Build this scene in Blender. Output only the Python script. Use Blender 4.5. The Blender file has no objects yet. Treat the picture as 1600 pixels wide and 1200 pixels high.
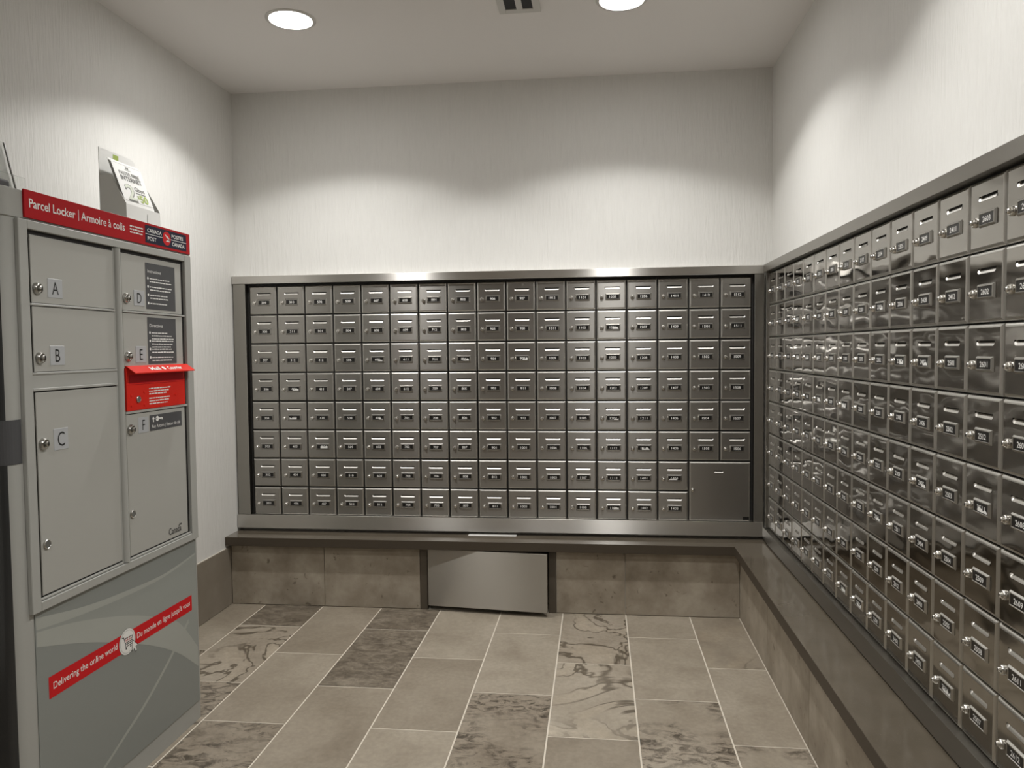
import bpy, bmesh, math, random
from mathutils import Vector, Matrix, Euler
random.seed(7)
SC = bpy.context.scene
COL = SC.collection
PI = math.pi

# ------------------------------------------------------------------ camera
cam_data = bpy.data.cameras.new('camera')
cam = bpy.data.objects.new('camera', cam_data)
COL.objects.link(cam)
yaw, pitch, roll = 0.1125, -0.04594, -0.00971
fwd = Vector((-math.sin(yaw)*math.cos(pitch), math.cos(yaw)*math.cos(pitch), math.sin(pitch)))
rgt = Vector((math.cos(yaw), math.sin(yaw), 0))
upv = rgt.cross(fwd)
rgt, upv = rgt*math.cos(roll)+upv*math.sin(roll), upv*math.cos(roll)-rgt*math.sin(roll)
cam.matrix_world = Matrix(((rgt.x, upv.x, -fwd.x, 1.80629), (rgt.y, upv.y, -fwd.y, -3.80018),
                           (rgt.z, upv.z, -fwd.z, 1.29963), (0, 0, 0, 1)))
cam_data.sensor_fit = 'HORIZONTAL'
cam_data.sensor_width = 36.0
cam_data.lens = 36.0*1186.58/1600.0
cam_data.clip_start = 0.05
SC.camera = cam

# ------------------------------------------------------------------ world and exposure
W = bpy.data.worlds.new('world')
SC.world = W
W.use_nodes = True
W.node_tree.nodes['Background'].inputs[0].default_value = (0.9, 0.88, 0.85, 1)
W.node_tree.nodes['Background'].inputs[1].default_value = 0.02
SC.view_settings.view_transform = 'Standard'
SC.view_settings.look = 'None'
SC.view_settings.gamma = 1.0
SC.view_settings.use_curve_mapping = False
SC.view_settings.exposure = 0.12

LAMP_I = 52.0          # strength of one downlight beam
LENS_E = 40.0          # luminous face of a downlight
LAMP_COL = (1.0, 0.99, 0.965)

# ------------------------------------------------------------------ room dimensions (metres)
XL, XR = -0.085, 2.65          # left and right wall
YB, YF = 0.03, -5.2            # back wall and the wall behind the camera
ZC = 2.64                      # ceiling
BENCH_Z = 0.357
LIGHT_SPOTS = [(0.58, -0.785), (1.905, -0.785), (1.905, -2.11), (1.20, -3.75)]  # last one is unseen, added behind the camera for fill and bounce

# ------------------------------------------------------------------ materials
MATS = {}
def nodes_of(m):
    return m.node_tree.nodes, m.node_tree.links
def mat(name, color, rough=0.5, metal=0.0, spec=0.5, **kw):
    m = bpy.data.materials.new(name)
    m.use_nodes = True
    b = m.node_tree.nodes['Principled BSDF']
    b.inputs['Base Color'].default_value = (*color, 1)
    b.inputs['Roughness'].default_value = rough
    b.inputs['Metallic'].default_value = metal
    b.inputs['Specular IOR Level'].default_value = spec
    for k, v in kw.items():
        b.inputs[k.replace('_', ' ')].default_value = v
    MATS[name] = m
    return m
def n_new(m, typ, **kw):
    n = m.node_tree.nodes.new(typ)
    for k, v in kw.items():
        setattr(n, k, v)
    return n
def mapping(m, scale, out='Object', rnd=False):
    """texture coordinates scaled, shifted per object when rnd"""
    N, L = nodes_of(m)
    tc = n_new(m, 'ShaderNodeTexCoord')
    mp = n_new(m, 'ShaderNodeMapping')
    mp.inputs['Scale'].default_value = scale
    L.new(tc.outputs[out], mp.inputs['Vector'])
    if rnd:
        oi = n_new(m, 'ShaderNodeObjectInfo')
        mu = n_new(m, 'ShaderNodeVectorMath', operation='SCALE')
        cb = n_new(m, 'ShaderNodeCombineXYZ')
        L.new(oi.outputs['Random'], cb.inputs[0]); L.new(oi.outputs['Random'], cb.inputs[1]); L.new(oi.outputs['Random'], cb.inputs[2])
        L.new(cb.outputs[0], mu.inputs[0]); mu.inputs['Scale'].default_value = 137.0
        L.new(mu.outputs[0], mp.inputs['Location'])
    return mp
def noise(m, vec, scale, detail=3, rough=0.5, dist=0.0):
    n = n_new(m, 'ShaderNodeTexNoise')
    n.inputs['Scale'].default_value = scale
    n.inputs['Detail'].default_value = detail
    n.inputs['Roughness'].default_value = rough
    n.inputs['Distortion'].default_value = dist
    m.node_tree.links.new(vec.outputs[0], n.inputs['Vector'])
    return n
def ramp(m, fac, stops):
    r = n_new(m, 'ShaderNodeValToRGB')
    els = r.color_ramp.elements
    while len(els) < len(stops):
        els.new(0.5)
    for e, (p, c) in zip(els, stops):
        e.position = p
        e.color = (*c, 1) if len(c) == 3 else c
    m.node_tree.links.new(fac, r.inputs[0])
    return r
def bump(m, height, strength, dist=0.01):
    b = n_new(m, 'ShaderNodeBump')
    b.inputs['Strength'].default_value = strength
    b.inputs['Distance'].default_value = dist
    m.node_tree.links.new(height, b.inputs['Height'])
    m.node_tree.links.new(b.outputs[0], m.node_tree.nodes['Principled BSDF'].inputs['Normal'])
    return b
def link_in(m, out, inp):
    m.node_tree.links.new(out, m.node_tree.nodes['Principled BSDF'].inputs[inp])
def mixc(m, fac, a, b, mode='MIX'):
    x = n_new(m, 'ShaderNodeMix', data_type='RGBA', blend_type=mode)
    L = m.node_tree.links
    for sock, val in ((x.inputs[0], fac), (x.inputs[6], a), (x.inputs[7], b)):
        if hasattr(val, 'is_output'):
            L.new(val, sock)
        elif isinstance(val, (int, float)):
            sock.default_value = val
        else:
            sock.default_value = (*val, 1)
    return x.outputs[2]

# wallpaper: off-white, fine vertical strings in relief
m = mat('wallpaper', (0.76, 0.745, 0.70), 0.62, spec=0.35)
mp = mapping(m, (1, 1, 0.085))
n1 = noise(m, mp, 120, 3, 0.6, 0.5)
n2 = noise(m, mp, 62, 2, 0.5, 0.7)
ad = n_new(m, 'ShaderNodeMath', operation='ADD')
m.node_tree.links.new(n1.outputs[0], ad.inputs[0]); m.node_tree.links.new(n2.outputs[0], ad.inputs[1])
bump(m, ad.outputs[0], 0.5, 0.005)
r = ramp(m, n1.outputs[0], [(0.3, (0.735, 0.724, 0.695)), (0.7, (0.765, 0.755, 0.725))])
link_in(m, r.outputs[0], 'Base Color')
# ceiling paint
m = mat('ceiling_paint', (0.82, 0.795, 0.775), 0.85, spec=0.2)
mp = mapping(m, (1, 1, 1)); n1 = noise(m, mp, 160, 3)
bump(m, n1.outputs[0], 0.08, 0.003)
mat('rear_wall_paint', (0.22, 0.205, 0.185), 0.7)

# steel
def steel(name, color, rough, streak_scale, streak=0.06, wavy=0.0, aniso=0.0, waves=(1, 1, 1), relief=0.02):
    m = mat(name, color, rough, 1.0)
    b = m.node_tree.nodes['Principled BSDF']
    mp = mapping(m, streak_scale, rnd=True)
    n = noise(m, mp, 1.0, 3, 0.6)
    mr = n_new(m, 'ShaderNodeMapRange')
    mr.inputs['To Min'].default_value = rough-streak; mr.inputs['To Max'].default_value = rough+streak
    m.node_tree.links.new(n.outputs[0], mr.inputs[0])
    link_in(m, mr.outputs[0], 'Roughness')
    if wavy:
        mp2 = mapping(m, waves, rnd=True)
        nn = noise(m, mp2, 11, 1, 0.4, 0.2)
        bump(m, nn.outputs[0], wavy, 0.012)
    elif relief:
        bump(m, n.outputs[0], relief, 0.002)
    if aniso:                                   # brushed sideways: highlights spread up and down
        tv = n_new(m, 'ShaderNodeCombineXYZ'); tv.inputs[2].default_value = 1.0
        ge = n_new(m, 'ShaderNodeNewGeometry'); sx = n_new(m, 'ShaderNodeSeparateXYZ')
        m.node_tree.links.new(ge.outputs['True Normal'], sx.inputs[0]); m.node_tree.links.new(sx.outputs[2], tv.inputs[0])
        link_in(m, tv.outputs[0], 'Tangent')
        b.inputs['Anisotropic'].default_value = aniso
    return m
steel('steel_brushed', (0.36, 0.345, 0.322), 0.34, (9, 9, 900), 0.03, aniso=0.85)
steel('steel_edge', (0.50, 0.485, 0.455), 0.40, (30, 30, 30), 0.03)
steel('steel_polished', (0.35, 0.335, 0.308), 0.085, (9, 9, 500), 0.02, wavy=0.30, waves=(0.55, 1, 1.1))
steel('steel_polished_edge', (0.50, 0.485, 0.45), 0.34, (30, 30, 30), 0.03)
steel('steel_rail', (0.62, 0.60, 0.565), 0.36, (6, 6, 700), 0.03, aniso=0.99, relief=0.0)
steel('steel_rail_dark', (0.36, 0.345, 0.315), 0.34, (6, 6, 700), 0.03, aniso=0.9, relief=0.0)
steel('steel_access', (0.52, 0.495, 0.45), 0.40, (6, 6, 300), 0.03, aniso=0.97, relief=0.0)
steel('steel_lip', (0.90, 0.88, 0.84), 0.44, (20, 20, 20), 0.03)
steel('steel_lip_soft', (0.62, 0.60, 0.56), 0.34, (20, 20, 20), 0.03)
steel('plate_frame', (0.44, 0.425, 0.40), 0.32, (30, 30, 30), 0.03)
steel('chrome', (0.74, 0.72, 0.68), 0.27, (30, 30, 30), 0.03)
steel('lock_steel', (0.50, 0.49, 0.46), 0.28, (30, 30, 30), 0.05)
mat('dark_gap', (0.012, 0.011, 0.010), 0.7)
mat('black_card', (0.010, 0.009, 0.008), 0.35)
mat('white_print', (0.82, 0.81, 0.78), 0.6)
mat('black_print', (0.012, 0.012, 0.012), 0.5)
mat('paper', (0.80, 0.79, 0.76), 0.6)

# polished brown engineered stone
m = mat('bench_stone', (0.12, 0.10, 0.075), 0.13, spec=0.9)
mp = mapping(m, (1, 1, 1)); n1 = noise(m, mp, 9, 4); n2 = noise(m, mp, 320, 2)
c1 = ramp(m, n1.outputs[0], [(0.3, (0.112, 0.093, 0.068)), (0.7, (0.134, 0.112, 0.084))])
c2 = ramp(m, n2.outputs[0], [(0.66, (0, 0, 0)), (0.74, (0.25, 0.25, 0.25))])
link_in(m, mixc(m, c2.outputs[0], c1.outputs[0], (0.3, 0.27, 0.22)), 'Base Color')
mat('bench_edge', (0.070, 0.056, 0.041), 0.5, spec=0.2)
mat('brown_metal', (0.088, 0.072, 0.053), 0.42, 0.0, 0.5)

# concrete-look plinth tile
m = mat('concrete_tile', (0.25, 0.21, 0.16), 0.42, spec=0.4)
mp = mapping(m, (1, 1, 1), rnd=True)
n1 = noise(m, mp, 5.5, 6, 0.62); n2 = noise(m, mp, 26, 3, 0.55, 0.6)
c1 = ramp(m, n1.outputs[0], [(0.28, (0.22, 0.183, 0.137)), (0.5, (0.335, 0.288, 0.226)), (0.72, (0.46, 0.41, 0.335))])
c2 = ramp(m, n2.outputs[0], [(0.27, (0.35, 0.32, 0.28)), (0.34, (1, 1, 1))])
link_in(m, mixc(m, 0.75, c1.outputs[0], c2.outputs[0], 'MULTIPLY'), 'Base Color')
bump(m, n2.outputs[0], 0.06, 0.003)
m = mat('plain_skirting_tile', (0.235, 0.20, 0.155), 0.45, spec=0.4)
mp = mapping(m, (1, 1, 1), rnd=True); n1 = noise(m, mp, 6, 5, 0.6)
c1 = ramp(m, n1.outputs[0], [(0.3, (0.21, 0.18, 0.142)), (0.7, (0.265, 0.23, 0.185))])
link_in(m, c1.outputs[0], 'Base Color')
mat('grout', (0.72, 0.66, 0.56), 0.85)

# floor tiles: four kinds of the same limestone
def stone(name, kind):
    m = mat(name, (0.3, 0.25, 0.19), 0.36, spec=0.4)
    mp = mapping(m, (1, 1, 1), rnd=True)
    base = noise(m, mp, 3.2, 6, 0.6, 0.4)
    fine = noise(m, mp, 60, 4, 0.6)
    c = ramp(m, base.outputs[0], [(0.28, (0.292, 0.247, 0.19)), (0.5, (0.37, 0.322, 0.255)), (0.75, (0.46, 0.408, 0.332))]).outputs[0]
    f = ramp(m, fine.outputs[0], [(0.3, (0.86, 0.86, 0.86)), (0.7, (1.05, 1.05, 1.05))])
    c = mixc(m, 1.0, c, f.outputs[0], 'MULTIPLY')
    oi = n_new(m, 'ShaderNodeObjectInfo')
    tone = ramp(m, oi.outputs['Random'], [(0.0, (0.83, 0.81, 0.79)), (1.0, (1.09, 1.09, 1.09))])
    c = mixc(m, 1.0, c, tone.outputs[0], 'MULTIPLY')
    if kind in ('dark', 'mottled'):
        mp2 = mapping(m, (1, 1.7, 1), rnd=True)
        big = noise(m, mp2, 17, 8, 0.72, 0.8)
        patch = noise(m, mp, 3.4, 3, 0.55, 0.3)
        if kind == 'dark':
            k = ramp(m, big.outputs[0], [(0.30, (0.15, 0.14, 0.13)), (0.48, (0.41, 0.39, 0.37)), (0.68, (0.80, 0.79, 0.77))]).outputs[0]
            c = mixc(m, 0.9, c, k, 'MULTIPLY')
        else:
            k = ramp(m, big.outputs[0], [(0.40, (0.26, 0.245, 0.23)), (0.53, (0.95, 0.94, 0.93))]).outputs[0]
            d = mixc(m, 1.0, c, k, 'MULTIPLY')
            pm = ramp(m, patch.outputs[0], [(0.40, (0, 0, 0)), (0.53, (1, 1, 1))])
            c = mixc(m, pm.outputs[0], c, d)
    if kind == 'veined':
        L = m.node_tree.links
        field = noise(m, mp, 2.7, 4, 0.5, 1.3)
        mu = n_new(m, 'ShaderNodeMath', operation='MULTIPLY'); mu.inputs[1].default_value = 40.0
        L.new(field.outputs[0], mu.inputs[0])
        si = n_new(m, 'ShaderNodeMath', operation='SINE'); L.new(mu.outputs[0], si.inputs[0])
        line = ramp(m, si.outputs[0], [(0.70, (1, 1, 1)), (0.98, (0.36, 0.34, 0.31))])
        mask = noise(m, mp, 2.6, 2, 0.5)
        mk = ramp(m, mask.outputs[0], [(0.36, (0, 0, 0)), (0.52, (1, 1, 1))])
        d = mixc(m, 1.0, c, line.outputs[0], 'MULTIPLY')
        c = mixc(m, mk.outputs[0], c, d)
        pale = ramp(m, field.outputs[0], [(0.50, (1, 1, 1)), (0.62, (1.16, 1.15, 1.13))])
        c = mixc(m, 1.0, c, pale.outputs[0], 'MULTIPLY')
    link_in(m, c, 'Base Color')
    bump(m, fine.outputs[0], 0.05, 0.002)
    return m
for k in ('plain', 'dark', 'mottled', 'veined'):
    stone('floor_stone_'+k, k)

# locker paints
mat('locker_paint', (0.385, 0.385, 0.36), 0.38, spec=0.4)
mat('locker_door_paint', (0.405, 0.40, 0.37), 0.36, spec=0.4)
mat('locker_end_shade', (0.035, 0.036, 0.036), 0.22, spec=0.5)
mat('dark_grey_print', (0.085, 0.085, 0.088), 0.48, spec=0.18)
mat('plate_grey', (0.43, 0.44, 0.45), 0.35)
mat('panel_grey', (0.25, 0.265, 0.25), 0.33)
mat('panel_grey_light', (0.302, 0.318, 0.295), 0.33)
mat('panel_grey_pale', (0.38, 0.392, 0.36), 0.33)
mat('sign_red', (0.42, 0.008, 0.012), 0.45, spec=0.12)
mat('stripe_red', (0.60, 0.012, 0.016), 0.46, spec=0.18)
mat('hood_red', (0.66, 0.022, 0.012), 0.41, spec=0.18)
mat('navy', (0.008, 0.009, 0.030), 0.43, spec=0.18)
mat('logo_green', (0.33, 0.42, 0.08), 0.5)
mat('pale_green', (0.60, 0.63, 0.53), 0.5)
mat('grey_print', (0.13, 0.13, 0.12), 0.5)
mat('card_white', (0.76, 0.755, 0.73), 0.5)
mat('holder_side', (0.66, 0.645, 0.61), 0.4)
m = mat('clear_acrylic', (0.95, 0.96, 0.95), 0.04, IOR=1.2)
m.node_tree.nodes['Principled BSDF'].inputs['Transmission Weight'].default_value = 1.0
mat('acrylic_edge', (0.20, 0.19, 0.165), 0.3)
mat('trim_white', (0.62, 0.60, 0.57), 0.4)
mat('vent_white', (0.60, 0.585, 0.55), 0.5)
mat('door_wood', (0.10, 0.06, 0.035), 0.4)
m = mat('lamp_lens', (1, 1, 1), 0.5)
b = m.node_tree.nodes['Principled BSDF']
b.inputs['Emission Color'].default_value = (*LAMP_COL, 1)
b.inputs['Emission Strength'].default_value = LENS_E

# ------------------------------------------------------------------ mesh helpers
class MB:
    def __init__(s):
        s.v = []; s.f = []; s.mi = []
    def add(s, vs, fs, mi=0):
        o = len(s.v); s.v += [tuple(p) for p in vs]
        s.f += [tuple(i+o for i in f) for f in fs]; s.mi += [mi]*len(fs)
        return s
    def box(s, x0, x1, y0, y1, z0, z1, mi=0):
        v = [(x0,y0,z0),(x1,y0,z0),(x1,y1,z0),(x0,y1,z0),(x0,y0,z1),(x1,y0,z1),(x1,y1,z1),(x0,y1,z1)]
        return s.add(v, [(3,2,1,0),(4,5,6,7),(0,1,5,4),(1,2,6,5),(2,3,7,6),(3,0,4,7)], mi)
    def prism(s, poly, a, b, axis='y', mi=0):
        """poly counter-clockwise in (x,z) seen from -y (axis y), in (x,y) seen from above (axis z), in (y,z) seen from +x (axis x)"""
        n = len(poly)
        if axis == 'y':
            v = [(p, a, q) for p, q in poly]+[(p, b, q) for p, q in poly]
        elif axis == 'z':
            v = [(p, q, b) for p, q in poly]+[(p, q, a) for p, q in poly]
        else:
            v = [(b, p, q) for p, q in poly]+[(a, p, q) for p, q in poly]
        fs = [tuple(range(n)), tuple(range(2*n-1, n-1, -1))]
        fs += [(i, i+n, (i+1) % n+n, (i+1) % n) for i in range(n)]
        return s.add(v, fs, mi)
    def face(s, pts, mi=0):
        return s.add(pts, [tuple(range(len(pts)))], mi)
    def flat(s, poly, y, mi=0):
        """a print: flat polygon in the local xz plane facing -y"""
        return s.add([(p, y, q) for p, q in poly], [tuple(range(len(poly)))], mi)
    def rect(s, x0, x1, z0, z1, y, mi=0):
        return s.flat([(x0, z0), (x1, z0), (x1, z1), (x0, z1)], y, mi)
    def disc(s, cx, cz, r, y, n=24, mi=0, rz=None):
        rz = rz or r
        return s.flat([(cx+r*math.cos(2*PI*i/n), cz+rz*math.sin(2*PI*i/n)) for i in range(n)], y, mi)
    def strip(s, pts, w, y, mi=0):
        for (a, b), (c, d) in zip(pts[:-1], pts[1:]):
            L = math.hypot(c-a, d-b) or 1e-9
            nx, nz = -(d-b)/L*w/2, (c-a)/L*w/2
            ex, ez = (c-a)/L*w/2, (d-b)/L*w/2
            s.flat([(a-ex-nx, b-ez-nz), (c+ex-nx, d+ez-nz), (c+ex+nx, d+ez+nz), (a-ex+nx, b-ez+nz)], y, mi)
        return s
    def band(s, low, high, y, mi=0):
        """fill between two polylines with the same number of points"""
        for i in range(len(low)-1):
            s.flat([low[i], low[i+1], high[i+1], high[i]], y, mi)
        return s
    def lathe(s, prof, seg=16, axis='-y', c=(0, 0, 0), mi=0, mis=None):
        """prof: (radius, offset along axis)"""
        o = len(s.v)
        for r_, h in prof:
            for i in range(seg):
                a = 2*PI*i/seg
                p, q = r_*math.cos(a), r_*math.sin(a)
                if axis == '-y':
                    s.v.append((c[0]+p, c[1]-h, c[2]+q))
                else:
                    s.v.append((c[0]+p, c[1]+q, c[2]+h))
        for j in range(len(prof)-1):
            for i in range(seg):
                k = (i+1) % seg
                s.f.append((o+j*seg+i, o+j*seg+k, o+(j+1)*seg+k, o+(j+1)*seg+i))
                s.mi.append(mis[j] if mis else mi)
        if prof[-1][0] > 1e-6:
            s.f.append(tuple(o+(len(prof)-1)*seg+i for i in range(seg))); s.mi.append(mis[-1] if mis else mi)
        return s
    def mesh(s, name, mats, bevel=0.0, smooth=False, seg=1):
        me = bpy.data.meshes.new(name)
        me.from_pydata(s.v, [], s.f)
        for mm in ([mats] if isinstance(mats, str) else mats):
            me.materials.append(MATS[mm])
        me.polygons.foreach_set('material_index', s.mi)
        if bevel:
            bm = bmesh.new(); bm.from_mesh(me)
            es = [e for e in bm.edges if len(e.link_faces) == 2 and e.calc_face_angle(0) > 0.5]
            bmesh.ops.bevel(bm, geom=es, offset=bevel, segments=seg, affect='EDGES', profile=0.5, clamp_overlap=True)
            bm.to_mesh(me); bm.free()
        if smooth:
            me.polygons.foreach_set('use_smooth', [True]*len(me.polygons))
            me.set_sharp_from_angle(angle=math.radians(35))
        me.update()
        return me
    def build(s, name, mats, parent=None, bevel=0.0, smooth=False, seg=1):
        return link(name, s.mesh(name, mats, bevel, smooth, seg), parent)
def link(name, data, parent=None, loc=None, rz=None):
    o = bpy.data.objects.new(name, data)
    COL.objects.link(o)
    if parent is not None:
        o.parent = parent
    if loc is not None:
        o.location = loc
    if rz is not None:
        o.rotation_euler = (0, 0, rz)
    return o
def tag(o, label=None, cat=None, group=None, kind=None):
    if label: o['label'] = label
    if cat: o['category'] = cat
    if group: o['group'] = group
    if kind: o['kind'] = kind
    return o
def thing(name, label, cat, loc=(0, 0, 0), rz=0.0, group=None):
    return tag(link(name, None, None, loc, rz), label, cat, group)

_TXT = {}
def glyphs(s, bold=0.0):
    key = (s, bold)
    if key not in _TXT:
        cu = bpy.data.curves.new('lettering', 'FONT')
        cu.body = s; cu.size = 1.0; cu.resolution_u = 3; cu.offset = bold
        cu.dimensions = '2D'; cu.fill_mode = 'FRONT'
        ob = bpy.data.objects.new('lettering', cu)
        me = bpy.data.meshes.new_from_object(ob)
        vs = [tuple(v.co) for v in me.vertices]; fs = [tuple(p.vertices) for p in me.polygons]
        bpy.data.objects.remove(ob); bpy.data.curves.remove(cu); bpy.data.meshes.remove(me)
        _TXT[key] = (vs, fs)
    return _TXT[key]
CAP = max(v[1] for v in glyphs('H')[0])
def text_into(mb, s, x0, x1, zb, cap, y, mi=0, bold=0.0, fixed=None):
    """lettering on the local xz plane, baseline zb, cap height cap, stretched to x0..x1 (or centred with x-scale fixed)"""
    vs, fs = glyphs(s, bold)
    a = min(v[0] for v in vs); b = max(v[0] for v in vs)
    sz = cap/CAP
    if fixed:
        sx = sz*fixed; c = (x0+x1)/2; off = c-(b-a)*sx/2
    else:
        sx = (x1-x0)/(b-a); off = x0
    mb.add([(off+(v[0]-a)*sx, y, zb+v[1]*sz) for v in vs], fs, mi)
    return mb
def scribble(mb, x0, x1, z, h, y, seed, mi=0):
    """a line of print too small to read: short word-long dashes"""
    rr = random.Random(seed); x = x0
    while x < x1-0.003:
        w = min(rr.uniform(0.006, 0.019), x1-x)
        mb.rect(x, x+w, z, z+h*rr.uniform(0.75, 1.0), y, mi)
        x += w+0.0022
    return mb
ORD = ['first', 'second', 'third', 'fourth', 'fifth', 'sixth', 'seventh', 'eighth', 'ninth', 'tenth', 'eleventh', 'twelfth',
       'thirteenth', 'fourteenth', 'fifteenth', 'sixteenth', 'seventeenth']

# ------------------------------------------------------------------ room shell
T = 0.12
def struct(name, mb, mats, label, **k):
    return tag(mb.build(name, mats, None, **k), label, None, None, 'structure')
floor = struct('floor', MB().box(XL-T, XR+T, YF-T, YB+T, -0.10, -0.0010), 'grout', 'floor of large beige stone tiles with pale grout lines')
struct('ceiling', MB().box(XL-T, XR+T, YF-T, YB+T, ZC, ZC+0.10), 'ceiling_paint', 'plain off-white painted ceiling')
struct('wall_back', MB().box(XL-T, XR+T, YB, YB+T, 0, ZC), 'wallpaper', 'back wall in off-white vertical string wallpaper')
struct('wall_left', MB().box(XL-T, XL, YF-T, YB, 0, ZC), 'wallpaper', 'left wall in off-white vertical string wallpaper')
struct('wall_right', MB().box(XR, XR+T, YF-T, YB, 0, ZC), 'wallpaper', 'right wall in off-white vertical string wallpaper')
DX0, DX1, DZ = 0.55, 1.5, 2.1
struct('wall_front', MB().box(XL, DX0, YF-T, YF, 0, ZC).box(DX1, XR, YF-T, YF, 0, ZC).box(DX0, DX1, YF-T, YF, DZ, ZC),
       'rear_wall_paint', 'painted wall behind the camera')
d1 = struct('door_1', MB().box(DX0+0.01, DX1-0.01, YF-0.07, YF-0.03, 0.006, DZ-0.01), 'door_wood', 'plain brown door behind the camera', bevel=0.003)
MB().lathe([(0.0, 0.0), (0.026, 0.0), (0.026, 0.006), (0.011, 0.008), (0.010, 0.045), (0.0, 0.047)], 16, 'z').build('door_handle', 'chrome', d1, smooth=True)
h = d1.children[0]; h.location = (DX1-0.08, YF-0.03, 1.0); h.rotation_euler = (-PI/2, 0, 0)

# floor tiles, one object each
xs = [XL+0.0]+[0.107+0.305*k for k in range(8)]+[2.477]
xs_all = xs
KIND = {(1, 0): 'dark', (1, 1): 'veined', (1, 2): 'mottled', (2, 2): 'mottled', (3, 0): 'dark', (3, 1): 'dark',
        (5, 2): 'mottled', (6, 0): 'veined', (6, 1): 'veined', (7, 2): 'mottled', (8, 0): 'veined', (8, 2): 'mottled',
        (0, 1): 'veined', (4, 3): 'mottled', (6, 4): 'dark', (2, 4): 'veined', (3, 4): 'mottled', (7, 4): 'veined'}
_tile_cache = {}
def tile_mesh(w, d, kind):
    key = (round(w, 4), round(d, 4), kind)
    if key not in _tile_cache:
        _tile_cache[key] = MB().box(-w/2, w/2, -d/2, d/2, -0.0010, 0.0).mesh('tile', 'floor_stone_'+kind)
    return _tile_cache[key]
G = 0.0028
for c in range(9):
    x0, x1 = xs[c]+G, xs[c+1]-G
    ys = [-0.118]
    y = -0.405 if c % 2 else -0.708
    while y > YF:
        ys.append(y); y -= 0.6035
    ys.append(YF)
    for k in range(len(ys)-1):
        a, b_ = ys[k]-G, ys[k+1]+G
        if a-b_ < 0.01: continue
        t = link('tile', tile_mesh(x1-x0, a-b_, KIND.get((c, k), 'plain')), floor, ((x0+x1)/2, (a+b_)/2, 0))
# strip of tile beyond the end of the plinth on the right
y = -2.78
while y > YF+0.02:
    e = max(y-0.6, YF)
    link('tile', tile_mesh(XR-2.477-2*G, y-e-2*G, 'plain'), floor, ((XR+2.477)/2, (y+e)/2, 0))
    y -= 0.6035

# tiled skirting on the left wall
bl = struct('baseboard_left', MB().box(XL, XL+0.004, YF, -0.118, 0.0, 0.297), 'grout', 'tall plain beige tile skirting along the left wall')
y = -0.118
while y > YF+0.01:
    e = max(y-0.6035, YF)
    MB().box(XL+0.004, XL+0.011, e+0.0015, y-0.0015, 0.002, 0.297).build('tile', 'plain_skirting_tile', bl, bevel=0.0008)
    y = e
br = struct('baseboard_right', MB().box(XR-0.004, XR, YF, -2.78, 0.0, 0.297), 'grout', 'tall plain beige tile skirting along the right wall')
y = -2.78
while y > YF+0.01:
    e = max(y-0.6035, YF)
    MB().box(XR-0.011, XR-0.004, e+0.0015, y-0.0015, 0.002, 0.297).build('tile', 'plain_skirting_tile', br, bevel=0.0008)
    y = e

# ------------------------------------------------------------------ bench: tiled plinth, stone top, access door
PY, PX = -0.12, 2.477                      # riser faces
AX0, AX1 = 0.955, 1.5625                   # access opening
BB = BENCH_Z-0.044
pl = thing('tiled_plinth', 'concrete-look tiled plinth carrying the stone bench along two walls', 'plinth', (XL, 0, 0))
def P_(mb):                                # plinth meshes are given in room coordinates
    mb.v = [(a-XL, b, c) for a, b, c in mb.v]
    return mb
P_(MB().box(XL+0.012, AX0-0.036, PY+0.010, YB-0.002, 0, BB-0.002).box(AX1+0.036, XR-0.002, PY+0.010, YB-0.002, 0, BB-0.002)
   .box(PX+0.010, XR-0.002, -2.76, PY+0.010, 0, BB-0.002).box(AX0-0.036, AX1+0.036, 0.012, YB-0.002, 0, BB-0.002)).build('core', 'grout', pl)
for a, b_ in ((XL+0.012, 0.4216), (0.4216, AX0-0.037), (AX1+0.037, 1.935), (1.935, PX)):
    P_(MB().box(a+0.0012, b_-0.0012, PY, PY+0.010, 0.003, BB-0.002)).build('tile', 'concrete_tile', pl, bevel=0.0008)
for a, b_ in ((PY, -0.715), (-0.715, -1.318), (-1.318, -1.921), (-1.921, -2.524), (-2.524, -2.76)):
    P_(MB().box(PX, PX+0.010, b_+0.0012, a-0.0012, 0.003, BB-0.002)).build('tile', 'concrete_tile', pl, bevel=0.0008)
for a in (AX0-0.036, AX1):
    P_(MB().box(a, a+0.036, PY-0.002, YB-0.01, 0, BB-0.002)).build('post', 'brown_metal', pl, bevel=0.001)
P_(MB().box(AX0, AX1, 0.004, 0.012, 0, BB-0.002)).build('cavity_back', 'dark_gap', pl)

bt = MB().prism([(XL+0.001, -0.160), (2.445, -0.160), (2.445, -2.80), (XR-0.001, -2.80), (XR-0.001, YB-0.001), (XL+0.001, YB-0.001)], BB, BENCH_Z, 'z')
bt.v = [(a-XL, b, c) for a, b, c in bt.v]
o = bt.build('bench_top', ['bench_stone', 'bench_edge'], None, bevel=0.0012)      # polished top; side and under faces darker and matte
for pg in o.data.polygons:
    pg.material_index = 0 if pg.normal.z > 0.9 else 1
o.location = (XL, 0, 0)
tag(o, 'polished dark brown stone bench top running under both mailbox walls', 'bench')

ad_ = thing('access_door', 'brushed steel access door standing slightly ajar under the back bench', 'access door', (0.961, -0.128, 0.0), -math.atan2(0.0625, 0.60))
MB().box(0, 0.603, -0.004, 0.016, 0.024, 0.3105).build('panel', 'steel_access', ad_, bevel=0.0015, seg=2)
MB().lathe([(0.004, 0.028), (0.004, 0.10)], 10, 'z', (0.0, 0.020, 0)).lathe([(0.004, 0.22), (0.004, 0.29)], 10, 'z', (0.0, 0.020, 0)).build('hinge', 'brown_metal', ad_, smooth=True)

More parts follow.
